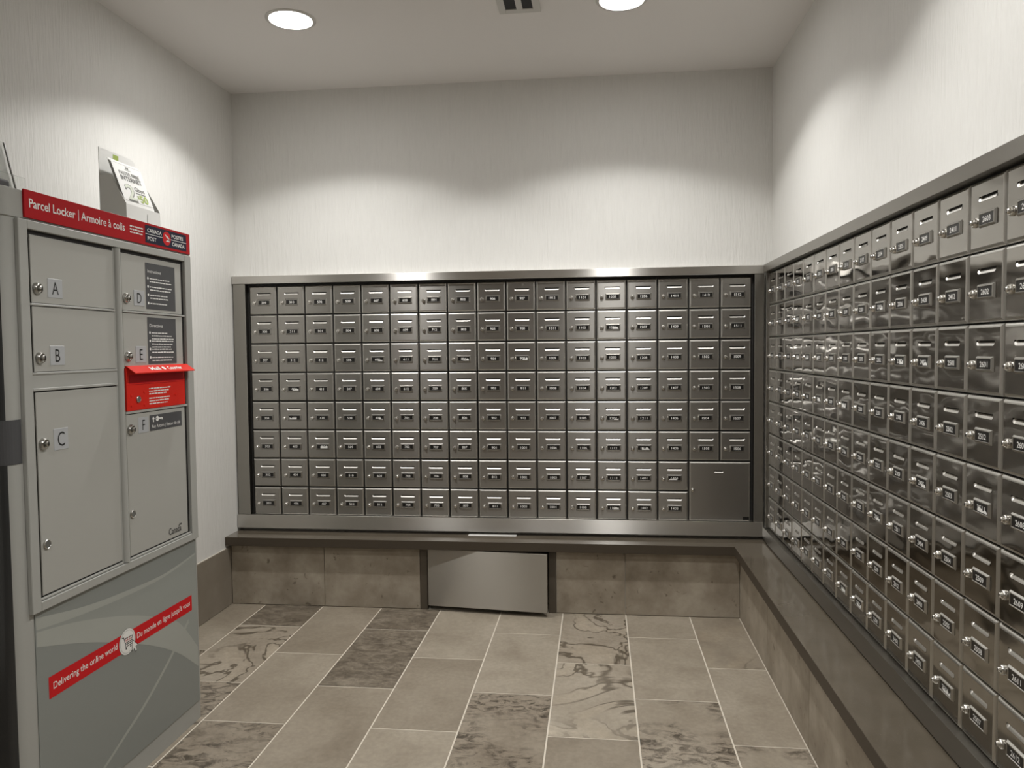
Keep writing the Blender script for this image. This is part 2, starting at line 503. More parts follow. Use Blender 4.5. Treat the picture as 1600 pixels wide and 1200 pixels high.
o = MB().box(0, 0.245, -0.046, 0.0, 0, 0.0016).build('envelope', 'paper', None)
o.location = (1.150, 0.004, BENCH_Z+0.0003)
tag(o, 'white envelope lying flat on the bench under the back mailboxes', 'envelope')

# ------------------------------------------------------------------ mailbox banks
BP, BH = 0.15, 0.15012            # back bank pitch, row height
RP, RH = 0.15072, 0.15343         # right bank
ZB0, ZR0 = 1.64, 1.6515           # top of the doors
RX, RY0 = 2.6205, -0.05106        # right bank door face, first column edge
DEP = 0.010                       # doors stand this far off the backing
NCB, NCR, NR = 17, 17, 8

fb = thing('mailbox_bank_surround', 'brushed steel surround of the back wall mailbox bank', 'surround', (XL, 0, 0.37))
def fr(mb):
    mb.v = [(a-XL, b, c-0.37) for a, b, c in mb.v]
    return mb
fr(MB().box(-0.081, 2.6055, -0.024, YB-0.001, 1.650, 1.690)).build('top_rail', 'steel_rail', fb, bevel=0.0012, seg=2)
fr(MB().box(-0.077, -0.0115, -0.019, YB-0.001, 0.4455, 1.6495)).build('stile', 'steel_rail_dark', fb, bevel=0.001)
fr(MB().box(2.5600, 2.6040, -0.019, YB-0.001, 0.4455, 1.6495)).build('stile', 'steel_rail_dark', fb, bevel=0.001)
fr(MB().prism([(-0.024, 0.374), (YB-0.001, 0.374), (YB-0.001, 0.4375), (-0.012, 0.4375), (-0.012, 0.445), (-0.024, 0.445)], -0.0810, 2.6055, 'x')).build('bottom_rail', 'steel_rail', fb, bevel=0.0012, seg=2)
fr(MB().box(-0.0110, 2.5595, DEP+0.0025, YB-0.001, 0.4455, 1.6495)).build('backing', 'dark_gap', fb)

frr = thing('mailbox_bank_surround', 'dark steel surround of the right wall mailbox bank', 'surround', (XR, 0, 0.36))
def fr2(mb):
    mb.v = [(a-XR, b, c-0.36) for a, b, c in mb.v]
    return mb
YE = RY0-NCR*RP
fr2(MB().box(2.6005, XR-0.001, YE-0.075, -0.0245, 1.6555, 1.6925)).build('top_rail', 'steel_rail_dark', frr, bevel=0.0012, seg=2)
fr2(MB().box(2.6085, XR-0.001, RY0+0.001, -0.0245, 0.4255, 1.655)).build('stile', 'steel_rail_dark', frr, bevel=0.001)
fr2(MB().box(2.6045, XR-0.001, YE-0.07, YE-0.006, 0.4255, 1.655)).build('stile', 'steel_rail_dark', frr, bevel=0.001)
fr2(MB().box(2.6005, XR-0.001, YE-0.075, -0.0245, 0.3635, 0.4225)).build('bottom_rail', 'steel_rail_dark', frr, bevel=0.0012, seg=2)
fr2(MB().box(RX+DEP+0.0025, XR-0.001, YE-0.005, RY0, 0.4255, 1.655)).build('backing', 'dark_gap', frr)

def door_mesh(w, h, mname, ename, slot=None, g=0.0025):
    """shallow steel pan: local x to the right, z down from 0 to -h, front towards -y at y=0"""
    b_ = 0.0072
    x0, x1, z0, z1 = g, w-g, -h+g, -g
    mb = MB()
    rings = [(0.0, DEP), (0.0004, 0.0068), (0.0016, 0.0044), (0.0032, 0.0025), (0.0050, 0.0012), (0.0068, 0.0004), (b_+0.0012, 0.0)]
    vs = []
    for i, y in rings:
        vs += [(x0+i, y, z0+i), (x1-i, y, z0+i), (x1-i, y, z1-i), (x0+i, y, z1-i)]
    fs = []
    for k in range(len(rings)-1):
        for j in range(4):
            a, c = k*4+j, k*4+(j+1) % 4
            fs.append((a, c, c+4, a+4))
    n_edge = len(fs)
    o = (len(rings)-1)*4
    if slot:
        sx0, sx1, sz0, sz1 = slot
        vs += [(sx0, 0, sz0), (sx1, 0, sz0), (sx1, 0, sz1), (sx0, 0, sz1), (sx0, .006, sz0), (sx1, .006, sz0), (sx1, .006, sz1), (sx0, .006, sz1)]
        for j in range(4):
            a, c = j, (j+1) % 4
            fs.append((o+a, o+c, o+4+c, o+4+a))
            fs.append((o+4+a, o+4+c, o+8+c, o+8+a))
    else:
        fs.append((o, o+1, o+2, o+3))
    mb.add(vs, fs)
    mb.mi = [1]*n_edge+[0]*(len(fs)-n_edge)
    return mb.mesh('door', [mname, ename])
def slot_mesh(sx0, sx1, sz0, sz1, lip='steel_lip', face='steel_brushed'):
    """dark opening and the dished lower lip that rolls into it"""
    mb = MB().rect(sx0, sx1, sz0, sz1, 0.0058, 0)
    h_ = sz1-sz0
    prof = [(-0.0004, 0.0), (0.0009, 0.20*h_), (0.0024, 0.40*h_), (0.0042, 0.58*h_), (0.0058, 0.70*h_)]
    xs_ = [sx0+(sx1-sx0)*t_ for t_ in (0, 0.03, 0.07, 0.93, 0.97, 1.0)]
    for k in range(5):
        up = [0.42*h_, 0.14*h_, 0.0, 0.0, 0.14*h_, 0.42*h_]
        for (ya, za), (yb, zb) in zip(prof[:-1], prof[1:]):
            mb.add([(xs_[k], ya, sz0+za+up[k]), (xs_[k+1], ya, sz0+za+up[k+1]), (xs_[k+1], yb, sz0+zb+up[k+1]), (xs_[k], yb, sz0+zb+up[k])], [(0, 1, 2, 3)], 1)
    for sg, xx in ((0, sx0), (1, sx1)):
        dx = 0.07*(sx1-sx0)*(1 if sg == 0 else -1)
        p = [(xx, sz0), (xx+dx, sz0), (xx+dx*0.43, sz0+0.14*h_), (xx, sz0+0.42*h_)]
        mb.flat(p if sg == 0 else p[::-1], -0.0002, 2)
    return mb.mesh('mail_slot', ['dark_gap', lip, face])
def plate_mesh(w, h, mname, rg):
    """raised label frame with black card, centred at 0"""
    mb = MB()
    vs = []
    for i, d in rg:
        vs += [(-w/2+i, -d, -h/2+i), (w/2-i, -d, -h/2+i), (w/2-i, -d, h/2-i), (-w/2+i, -d, h/2-i)]
    fs = [(k*4+j, k*4+(j+1) % 4, k*4+4+(j+1) % 4, k*4+4+j) for k in range(3) for j in range(4)]
    mb.add(vs, fs, 0)
    mb.add([vs[12], vs[13], vs[14], vs[15]], [(0, 1, 2, 3)], 1)
    return mb.mesh('number_plate', [mname, 'black_card'])
def lock_mesh(r_):
    mb = MB().lathe([(r_, 0), (r_, .004), (r_*.86, .0062), (r_*.66, .0066), (r_*.62, .0052), (r_*.56, .0052), (r_*.52, .0105), (r_*.36, .0122), (0, .0128)], 14)
    mb.box(-r_*.07, r_*.07, -.0131, -.0118, -r_*.34, r_*.34, 1)
    return mb.mesh('lock', ['chrome', 'black_card'], smooth=True)
SLOT = (0.043, 0.119, -0.0480, -0.0365)
PLATE_C = (0.083, -0.0865)
LOCK_C = (0.0285, -0.0895)
door_b = door_mesh(BP, BH, 'steel_brushed', 'steel_edge', SLOT)
door_r = door_mesh(RP, RH, 'steel_polished', 'steel_polished_edge', SLOT, 0.0013)
slot_b = slot_mesh(*SLOT)
slot_r = slot_mesh(*SLOT, 'steel_lip_soft', 'steel_polished')
plate_b = plate_mesh(0.073, 0.0350, 'plate_frame', [(0, 0), (0.0045, 0.0050), (0.0066, 0.0054), (0.0074, 0.0036)])
plate_r = plate_mesh(0.071, 0.0330, 'steel_polished_edge', [(0, 0), (0.0032, 0.0044), (0.0050, 0.0048), (0.0057, 0.0036)])
lock_m = lock_mesh(0.0102)
TORN = {}
def torn_mesh(seed):
    if seed not in TORN:
        rr = random.Random(seed)
        n = 5; w = rr.uniform(0.018, 0.042); x0 = rr.choice([-0.026, 0.026-w])
        top = [(x0+w*i/n, -0.0085+rr.uniform(0.002, 0.013)) for i in range(n+1)]
        low = [(x0+w*i/n, -0.0088) for i in range(n+1)]
        TORN[seed] = MB().band(low, top, -0.0041).mesh('torn_paper', 'white_print')
    return TORN[seed]
_num = {}
def number_mesh(s):
    mb = MB()
    wd = 0.033 if len(s) == 4 else 0.026
    text_into(mb, s, -wd/2, wd/2, -0.0062, 0.0112, -0.0040, bold=0.012)
    return mb.mesh('number', 'white_print')

def floor_numbers(f):
    skip = (5,) if f <= 5 else (10,)
    return ['%d%02d' % (f, k) for k in range(1, 13) if k not in skip]
seq = []
for f in list(range(3, 13))+[14, 15]:
    seq += floor_numbers(f)
# the back bank is numbered in a serpentine: up the first column, down the next
back_no = {}
it = iter(seq)
for c in range(NCB):
    rows = list(range(NR))
    if c >= 15: rows = list(range(6))
    if c % 2 == 0: rows.reverse()
    for r_ in rows:
        back_no[(c, r_)] = next(it)
seq = []
for f in range(16, 29):
    seq += floor_numbers(f)
it = iter(seq[1:])
right_no = {}
for c in range(NCR):
    rows = list(range(NR))
    if c % 2: rows.reverse()
    for r_ in rows:
        right_no[(c, r_)] = next(it)

TORN_B = {(4, 2), (1, 3), (7, 2), (9, 2), (1, 4), (2, 5), (12, 4), (12, 1), (13, 5), (14, 6), (12, 7), (4, 4)}
TORN_R = {(9, 1), (3, 2), (4, 2), (5, 2), (10, 2), (11, 2), (9, 5), (11, 4), (7, 3), (5, 3), (12, 7), (7, 7), (8, 7), (3, 1), (13, 4)}
rnd = random.Random(11)
def mailbox(no, loc, rz, dmesh, smesh, pmesh, torn, tilt, label, group):
    t = thing('mailbox', label, 'mailbox', loc, rz, group)
    d = link('door', dmesh, t)
    d.rotation_euler = (rnd.gauss(0, tilt), rnd.gauss(0, 0.0006), rnd.gauss(0, tilt))
    link('mail_slot', smesh, t)
    p = link('number_plate', pmesh, t, (PLATE_C[0]+rnd.gauss(0, .0006), 0.0002, PLATE_C[1]+rnd.gauss(0, .0006)))
    link('number', number_mesh(no), p)
    if torn:
        link('torn_paper', torn_mesh(int(no)), p)
    k = link('lock', lock_m, t, (LOCK_C[0], 0.0004, LOCK_C[1]))
    k.rotation_euler = (0, rnd.uniform(-0.25, 0.25), 0)
    return t
for c in range(NCB):
    for r_ in range(NR):
        if (c, r_) not in back_no: continue
        no = back_no[(c, r_)]
        mailbox(no, (c*BP, 0, ZB0-r_*BH), 0.0, door_b, slot_b, plate_b, (c, r_) in TORN_B, 0.0016,
                'steel mailbox %s on the back wall, %s row down, %s column from the left' % (no, ORD[r_], ORD[c]), 'mailboxes in the back wall bank')
for c in range(NCR):
    for r_ in range(NR):
        no = right_no[(c, r_)]
        mailbox(no, (RX, RY0-c*RP, ZR0-r_*RH), -PI/2, door_r, slot_r, plate_r, (c, r_) in TORN_R, 0.0022,
                'steel mailbox %s on the right wall, %s row down, %s column from the corner' % (no, ORD[r_], ORD[c]), 'mailboxes in the right wall bank')
# the large compartment bottom right of the back bank
t = thing('parcel_compartment', 'large square blank steel compartment door low in the back bank', 'parcel box', (15*BP, 0, ZB0-6*BH))
SL2 = (0.123, 0.168, -0.0565, -0.0475)
link('door', door_mesh(2*BP, 2*BH, 'steel_brushed', 'steel_edge', SL2), t)
link('mail_slot', slot_mesh(*SL2), t)
link('lock', lock_m, t, (0.0205, 0.0004, -0.142))
MB().rect(0.262, 0.2915, -0.2905, -0.274, -0.0006).build('sticker', 'black_card', t)

# ------------------------------------------------------------------ parcel locker (local x runs along its front, -y points out of it)
lk = thing('parcel_locker', 'tall grey parcel locker with red header sign and six lettered doors', 'parcel locker', (0.395, -2.10, 0), PI/2)
U0, U1, DPT = -0.031, 0.833, 0.478
def outline(e=0.0, r_=0.030, n=6):
    a = []
    x0, x1, y0 = U0-e, U1+e, -e
    for i in range(n+1):
        t_ = PI+PI/2*i/n
        a.append((x0+r_+r_*math.cos(t_), y0+r_+r_*math.sin(t_)))
    for i in range(n+1):
        t_ = 1.5*PI+PI/2*i/n
        a.append((x1-r_+r_*math.cos(t_), y0+r_+r_*math.sin(t_)))
    return a+[(x1, DPT), (x0, DPT)]
MB().prism(outline(), 0.066, 1.632, 'z').build('body', 'locker_paint', lk, smooth=True)
MB().prism(outline(0.003), 1.6325, 1.703, 'z').build('header_cap', 'locker_paint', lk, smooth=True, bevel=0.002)
MB().prism(outline(-0.001), 0.0, 0.0655, 'z').build('base', 'locker_paint', lk, smooth=True)
# sheet painting near end's shade and dull reflection; dark label around corner post
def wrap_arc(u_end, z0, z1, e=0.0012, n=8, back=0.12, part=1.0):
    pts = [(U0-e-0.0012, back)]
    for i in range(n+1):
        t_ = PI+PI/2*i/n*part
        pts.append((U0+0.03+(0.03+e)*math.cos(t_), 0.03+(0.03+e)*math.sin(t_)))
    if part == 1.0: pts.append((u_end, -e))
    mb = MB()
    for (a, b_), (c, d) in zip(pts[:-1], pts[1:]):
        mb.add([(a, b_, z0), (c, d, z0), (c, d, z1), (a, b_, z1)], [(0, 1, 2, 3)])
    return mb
wrap_arc(0, 0.075, 1.624, 0.0006, 6, DPT-0.004, 0.50).build('end_shade', 'locker_end_shade', lk, smooth=True)
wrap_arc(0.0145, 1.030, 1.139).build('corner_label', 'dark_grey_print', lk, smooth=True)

# header sign
hs = MB().box(0.044, 0.810, -0.0085, -0.0032, 1.637, 1.7065).build('header_sign', 'sign_red', lk, bevel=0.0008)
mb = MB()
text_into(mb, 'Parcel Locker', 0.060, 0.229, 1.6640, 0.0215, -0.0089, bold=0.012)
mb.build('lettering', 'white_print', hs); mb = MB()
mb.rect(0.2405, 0.2425, 1.660, 1.690, -0.0089).build('divider', 'white_print', hs); mb = MB()
text_into(mb, 'Armoire à colis', 0.252, 0.445, 1.6640, 0.0215, -0.0089, bold=0.008)
mb.build('lettering', 'white_print', hs); mb = MB()
for i, z in enumerate((1.6815, 1.6725, 1.6635)):
    scribble(mb, 0.470, 0.537, z, 0.0048, -0.0089, 40+i)
mb.build('small_print', 'white_print', hs)
mb = MB().rect(0.548, 0.787, 1.6445, 1.6995, -0.0088, 0)
mb.rect(0.550, 0.645, 1.6712, 1.6730, -0.0090, 1).rect(0.690, 0.786, 1.6712, 1.6730, -0.0090, 1)
text_into(mb, 'CANADA', 0.560, 0.639, 1.6785, 0.0112, -0.0090, 1, bold=0.02)
text_into(mb, 'POST', 0.561, 0.608, 1.6535, 0.0112, -0.0090, 1, bold=0.02)
text_into(mb, 'POSTES', 0.697, 0.767, 1.6785, 0.0112, -0.0090, 1, bold=0.02)
text_into(mb, 'CANADA', 0.699, 0.775, 1.6535, 0.0112, -0.0090, 1, bold=0.02)
mb.disc(0.6675, 1.6725, 0.0235, -0.0091, 28, 2, rz=0.0225)
mb.flat([(0.6535, 1.6865), (0.6690, 1.6735), (0.6850, 1.6715), (0.6745, 1.6790)][::1], -0.0093, 1)
mb.flat([(0.6620, 1.6625), (0.6850, 1.6625), (0.6850, 1.6715), (0.6790, 1.6715), (0.6790, 1.6670), (0.6690, 1.6670)], -0.0093, 1)
mb.flat([(0.6790, 1.6690), (0.6850, 1.6625), (0.6850, 1.6725), (0.6690, 1.6740)], -0.0093, 1)
mb.build('emblem', ['navy', 'white_print', 'stripe_red'], hs)

# bezel around the doors
bz = MB()
for a, b_, c, d in ((0.017, 0.0475, 0.648, 1.631), (0.768, 0.806, 0.648, 1.631), (0.0475, 0.768, 1.609, 1.631), (0.0475, 0.768, 0.648, 0.672)):
    bz.box(a, b_, -0.012, -0.0002, c, d)
bz.build('bezel', 'locker_paint', lk, bevel=0.0015)
MB().box(0.0478, 0.7677, -0.0012, -0.0002, 0.6725, 1.6085).build('door_recess', 'dark_gap', lk)
MB().lathe([(0.0115, 0.674), (0.0115, 1.607)], 12, 'z', (0.4055, -0.004, 0)).build('mullion', 'locker_paint', lk, smooth=True)
MB().box(0.3885, 0.4225, -0.0045, -0.0013, 0.674, 1.607).build('mullion_base', 'locker_paint', lk)
def trimrail(name, a, b_, z0, z1, y=-0.009):
    return MB().box(a, b_, y, -0.0013, z0, z1).build(name, 'locker_paint', lk, bevel=0.001)
trimrail('door_rail', 0.0500, 0.3880, 1.4205, 1.4262)
trimrail('door_rail', 0.4230, 0.7660, 1.4205, 1.4262)
trimrail('filler_strip', 0.0500, 0.3880, 1.2065, 1.2515, -0.0065)
trimrail('door_rail', 0.0500, 0.3880, 1.2465, 1.2525)
trimrail('door_rail', 0.0500, 0.3880, 1.2050, 1.2120)
trimrail('door_rail', 0.4230, 0.7660, 1.1150, 1.1225)
trimrail('sill', 0.0500, 0.3880, 0.6735, 0.6790)
trimrail('sill', 0.4230, 0.7660, 0.6735, 0.6790)
def locker_lock(parent, u, z, r_=0.0155, y=-0.0065, knob=True):
    mb = MB()
    if knob:
        mb.lathe([(r_, 0), (r_, .004), (r_*.8, .009), (r_*.72, .0095), (r_*.66, .0065), (r_*.5, .0065), (r_*.46, .0135), (r_*.2, .0155), (0, .0158)], 20, '-y', (u, y, z))
        mb.box(u-.0011, u+.0011, y-.0164, y-.0140, z-.0052, z+.0052, 1)
    else:
        mb.lathe([(r_, 0), (r_, .003), (r_*.85, .0045), (r_*.8, .0035), (0, .0036)], 20, '-y', (u, y, z), mis=[0, 0, 0, 2])
    return mb.build('lock', ['lock_steel', 'black_card', 'grey_print'], parent, smooth=True)
def locker_door(u0, u1, z0, z1, letter, lu, lz, pu0, pz0, ph):
    d = MB().box(u0, u1, -0.0062, -0.0014, z0, z1).build('door', 'locker_door_paint', lk, bevel=0.0012)
    tag(d, 'grey locker door marked %s' % letter)
    locker_lock(d, lu, lz)
    p = MB().box(pu0, pu0+0.054, -0.0072, -0.0060, pz0, pz0+ph).build('letter_plate', 'plate_grey', d, bevel=0.0005)
    mb = MB(); text_into(mb, letter, pu0, pu0+0.054, pz0+ph*0.17, ph*0.66, -0.0076, fixed=0.78, bold=-0.004)
    mb.build('letter', 'black_print', d)
    return d
dA = locker_door(0.0605, 0.3865, 1.4275, 1.5975, 'A', 0.078, 1.464, 0.1165, 1.444, 0.0495)
dB = locker_door(0.0605, 0.3865, 1.2535, 1.4190, 'B', 0.079, 1.289, 0.1165, 1.269, 0.0505)
dC = locker_door(0.0605, 0.3865, 0.6835, 1.2015, 'C', 0.080, 1.070, 0.1180, 1.047, 0.0565)
dD = locker_door(0.4250, 0.7500, 1.4275, 1.5975, 'D', 0.442, 1.464, 0.4820, 1.444, 0.0475)
dE = locker_door(0.4250, 0.7500, 1.2535, 1.4190, 'E', 0.443, 1.289, 0.4830, 1.269, 0.0505)
dF = locker_door(0.4250, 0.7500, 0.6835, 1.1125, 'F', 0.444, 1.068, 0.4835, 1.051, 0.0485)
locker_lock(dC, 0.079, 0.812, 0.0125, knob=False)
locker_lock(dF, 0.441, 0.811, 0.0125, knob=False)
def notice(parent, u0, u1, z0, z1, head, seed):
    mb = MB().rect(u0, u1, z0, z1, -0.0067, 0)
    text_into(mb, head, u0+0.012, u0+0.085, z1-0.030, 0.0095, -0.0070, 1)
    z = z1-0.050
    for i in range(4):
        mb.disc(u0+0.0125, z+0.0022, 0.0042, -0.0070, 14, 1)
        for j in range((2, 2, 2, 1)[i] if seed < 60 else (3, 3, 2, 2)[i]):
            scribble(mb, u0+0.022, u1-random.Random(seed+i*9+j).uniform(0.012, 0.055), z-j*0.0095, 0.0036, -0.0070, seed+i*5+j, 1)
        z -= 0.026
    return mb.build('notice', ['dark_grey_print', 'white_print'], parent)
notice(dD, 0.5455, 0.7115, 1.4365, 1.5815, 'Instructions', 50)
notice(dE, 0.5475, 0.7095, 1.2635, 1.4105, 'Directives', 70)
mb = MB().rect(0.544, 0.729, 1.0515, 1.1015, -0.0067, 0)
text_into(mb, 'Key Return | Retour de clé', 0.555, 0.717, 1.0605, 0.0105, -0.0070, 1)
mb.flat([(0.5565, 1.0880), (0.5720, 1.0880), (0.5642, 1.0970)], -0.0070, 1).rect(0.5615, 0.5670, 1.0790, 1.0880, -0.0070, 1)
mb.disc(0.5860, 1.0885, 0.0085, -0.0070, 18, 1).rect(0.5935, 0.6160, 1.0865, 1.0905, -0.0070, 1)
mb.rect(0.6040, 0.6075, 1.0835, 1.0865, -0.0070, 1).rect(0.6110, 0.6150, 1.0830, 1.0865, -0.0070, 1)
mb.disc(0.5825, 1.0885, 0.0024, -0.0072, 10, 0)
mb.build('notice', ['dark_grey_print', 'white_print'], dF)
mb = MB()
text_into(mb, 'Canada', 0.632, 0.706, 0.6975, 0.0215, -0.0070, 0)
mb.rect(0.6960, 0.6985, 0.7165, 0.7235, -0.0070).rect(0.7060, 0.7085, 0.7165, 0.7235, -0.0070).disc(0.7022, 0.7200, 0.0024, -0.0070, 8)
mb.build('wordmark', 'black_print', dF)

# red outgoing mail slot
ms = MB().box(0.4270, 0.7500, -0.0100, -0.0014, 1.1235, 1.2545).build('outgoing_mail_slot', 'hood_red', lk, bevel=0.001)
tag(ms, 'red outgoing mail slot with sloping hood')
MB().prism([(-0.0005, 1.2600), (-0.0100, 1.2600), (-0.0400, 1.2395), (-0.0400, 1.2365), (-0.0110, 1.2565), (-0.0005, 1.2570)][::-1], 0.4270, 0.7640, 'x').build('hood', 'hood_red', ms)
MB().box(0.4290, 0.7480, -0.0106, -0.0098, 1.2020, 1.2035).box(0.4400, 0.7400, -0.0104, -0.0098, 1.2060, 1.2330).build('slot_opening', 'sign_red', ms)
mb = MB()
def on_hood(s, x0, x1):                     # lettering follows the slope of the hood
    tmp = MB(); text_into(tmp, s, x0, x1, 0.010, 0.0155, 0.0, bold=0.02)
    vs = []
    for a, y, c in tmp.v:
        k = c/0.0363
        vs.append((a, -0.0400+0.0300*k-0.0004, 1.2395+0.0205*k+0.0005))
    mb.add(vs, tmp.f)
on_hood('Mail', 0.525, 0.578); on_hood('Courrier', 0.622, 0.704)
tmp = MB().disc(0.600, 0.0175, 0.008, 0.0, 14)
mb.add([(a, -0.0400+0.0300*c/0.0363-0.0004, 1.2395+0.0205*c/0.0363+0.0005) for a, y, c in tmp.v], tmp.f)
mb.build('lettering', 'white_print', ms); mb = MB()
for i, z in enumerate((1.1850, 1.1765, 1.1680, 1.1540, 1.1455, 1.1370)):
    scribble(mb, 0.5400, 0.6600-0.010*(i % 3), z, 0.0040, -0.0104, 90+i)
mb.build('small_print', 'white_print', ms)
locker_lock(ms, 0.482, 1.157, 0.0105, -0.0100, knob=False)
for u, z in ((0.448, 1.170), (0.448, 1.140), (0.515, 1.178), (0.515, 1.138), (0.690, 1.160)):
    MB().lathe([(0.0048, 0), (0.0042, 0.0016), (0.0, 0.0022)], 10, '-y', (u, -0.0100, z)).build('rivet', 'hood_red', ms, smooth=True)

# lower printed panel
lp = MB().box(0.0330, 0.8000, -0.0026, -0.0002, 0.068, 0.6460).build('lower_panel', 'panel_grey', lk)
def smooth_line(pts, n=24):
    """Catmull-Rom through points"""
    P = [pts[0]]+list(pts)+[pts[-1]]; out = []
    for i in range(1, len(P)-2):
        for k in range(n):
            t_ = k/n
            out.append(tuple(0.5*((2*P[i][j])+(-P[i-1][j]+P[i+1][j])*t_+(2*P[i-1][j]-5*P[i][j]+4*P[i+1][j]-P[i+2][j])*t_*t_+(-P[i-1][j]+3*P[i][j]-3*P[i+1][j]+P[i+2][j])*t_**3) for j in (0, 1)))
    out.append(P[-2])
    return out
def at_x(line, xs_):
    out = []
    for x in xs_:
        for (a, b_), (c, d) in zip(line[:-1], line[1:]):
            if a <= x <= c or (x <= a and (a, b_) == line[0]) or (x >= c and (c, d) == line[-1]):
                out.append((x, b_+(d-b_)*(x-a)/((c-a) or 1e-9))); break
    return out
XS = [0.036+(0.797-0.036)*i/40 for i in range(41)]
a1 = at_x(smooth_line([(0.036, 0.603), (0.181, 0.586), (0.375, 0.572), (0.596, 0.568), (0.797, 0.590)]), XS)
a2 = at_x(smooth_line([(0.036, 0.634), (0.207, 0.604), (0.375, 0.588), (0.597, 0.578), (0.797, 0.596)]), XS)
cL = at_x(smooth_line([(0.036, 0.597), (0.180, 0.572), (0.371, 0.521), (0.520, 0.467), (0.675, 0.393), (0.797, 0.260)]), XS)
bL = at_x(smooth_line([(0.036, 0.560), (0.177, 0.515), (0.309, 0.466), (0.515, 0.376), (0.669, 0.289), (0.797, 0.190)]), XS)
mb = MB()
mb.band(cL, a1, -0.00275, 0)
mb.band(bL, cL, -0.00280, 1)
mb.band(a1, a2, -0.00285, 1)
d1_ = smooth_line([(0.190, 0.072), (0.249, 0.105), (0.352, 0.152), (0.483, 0.212), (0.605, 0.285), (0.741, 0.380)])
XD = [0.190+(0.741-0.190)*i/30 for i in range(31)]
dl = at_x(d1_, XD)
mb.band([(x, z-0.009-0.012*(x-0.19)) for x, z in dl], dl, -0.00290, 1)
mb.build('printed_swoosh', ['panel_grey_light', 'panel_grey_pale'], lp)
st = MB().flat([(0.072, 0.4085), (0.765, 0.4025), (0.765, 0.4560), (0.072, 0.4660)], -0.0031).build('red_stripe', 'stripe_red', lp)
mb = MB()
text_into(mb, 'Delivering the online world', 0.088, 0.352, 0.4290, 0.0175, -0.0034, bold=0.008)
mb.build('lettering', 'white_print', lp); mb = MB()
text_into(mb, "Du monde en ligne jusqu'à vous", 0.448, 0.752, 0.4235, 0.0170, -0.0034, bold=0.008)
mb.build('lettering', 'white_print', lp)
mb = MB().disc(0.3995, 0.4330, 0.0400, -0.0035, 32, 2).disc(0.3995, 0.4330, 0.0385, -0.0037, 32, 0).disc(0.3995, 0.4330, 0.0340, -0.00385, 32, 2).disc(0.3995, 0.4330, 0.0330, -0.0040, 32, 0)
mb.strip([(0.3755, 0.4520), (0.3820, 0.4500), (0.3900, 0.4260), (0.4180, 0.4260)], 0.0026, -0.0042, 1)
mb.strip([(0.3830, 0.4460), (0.4240, 0.4440), (0.4190, 0.4310), (0.3885, 0.4310)], 0.0022, -0.0042, 1)
for k in range(3):
    mb.strip([(0.3905+0.010*k, 0.4450), (0.3935+0.0085*k, 0.4315)], 0.0013, -0.0042, 3)
mb.strip([(0.3860, 0.4385), (0.4215, 0.4378)], 0.0013, -0.0042, 3)
mb.strip([(0.3900, 0.4260), (0.3880, 0.4200), (0.4190, 0.4200)], 0.0022, -0.0042, 1)
mb.disc(0.3925, 0.4145, 0.0034, -0.0042, 12, 1).disc(0.4145, 0.4145, 0.0034, -0.0042, 12, 1)
cur = [(0.4230, 0.4290), (0.4230, 0.3950), (0.4310, 0.4020), (0.4370, 0.3890), (0.4425, 0.3915), (0.4365, 0.4045), (0.4470, 0.4060)]
def grow(p, e):
    cx = sum(q[0] for q in p)/len(p); cz = sum(q[1] for q in p)/len(p)
    return [(cx+(q[0]-cx)*e, cz+(q[1]-cz)*e) for q in p]
mb.flat(grow(cur, 1.16), -0.0044, 1).flat(cur, -0.0046, 0)
mb.build('cart_emblem', ['white_print', 'black_print', 'panel_grey', 'stripe_red'], lp)

# ------------------------------------------------------------------ holders on top of the locker
ZT = 1.7035
bh = thing('brochure_holder', 'white cardboard brochure holder on the locker top, filled with internet flyers', 'brochure holder', (0.242, -1.395, ZT), PI/2)
HW = 0.198                                   # local x 0..HW, local y: 0 front, 0.092 back
side = [(0.0, 0.0), (0.092, 0.0), (0.092, 0.196), (0.055, 0.196), (0.0, 0.098)]   # (depth, height)
for x0, nm in ((0.0, 'side_panel'), (HW-0.002, 'side_panel')):
    MB().prism([(p, q) for p, q in side], x0, x0+0.002, 'x').build(nm, 'holder_side', bh)
MB().box(0.0022, HW-0.0022, 0.0, 0.002, 0.0, 0.096).build('front_panel', 'card_white', bh)
MB().box(0.0022, HW-0.0022, 0.002, 0.0915, 0.0, 0.002).build('bottom_panel', 'card_white', bh)
mb = MB().prism([(0.0, 0.0), (HW, 0.0), (HW, 0.275), (HW-0.010, 0.287), (0.0, 0.287)], 0.0925, 0.0945, 'y', 0)
mb.rect(0.075, 0.105, 0.252, 0.280, 0.0920, 1)
mb.rect(0.118, 0.124, 0.2490, 0.2535, 0.0920, 2).rect(0.132, 0.136, 0.2480, 0.2525, 0.0920, 2).rect(0.142, 0.147, 0.2475, 0.2520, 0.0920, 2)
mb.build('back_panel', ['card_white', 'logo_green', 'grey_print'], bh)
mb = MB().rect(0.070, 0.082, 0.0, 0.018, -0.0006, 0)
rr = random.Random(5)
x = 0.085
while x < 0.185:
    w_ = rr.uniform(0.004, 0.010); mb.rect(x, x+w_, 0.004, 0.004+rr.uniform(0.010, 0.036), -0.0006, 0); x += w_+0.003
mb.strip([(0.118, 0.030), (0.119, 0.078)], 0.0018, -0.0006, 0)
mb.build('skyline_print', 'grey_print', bh)
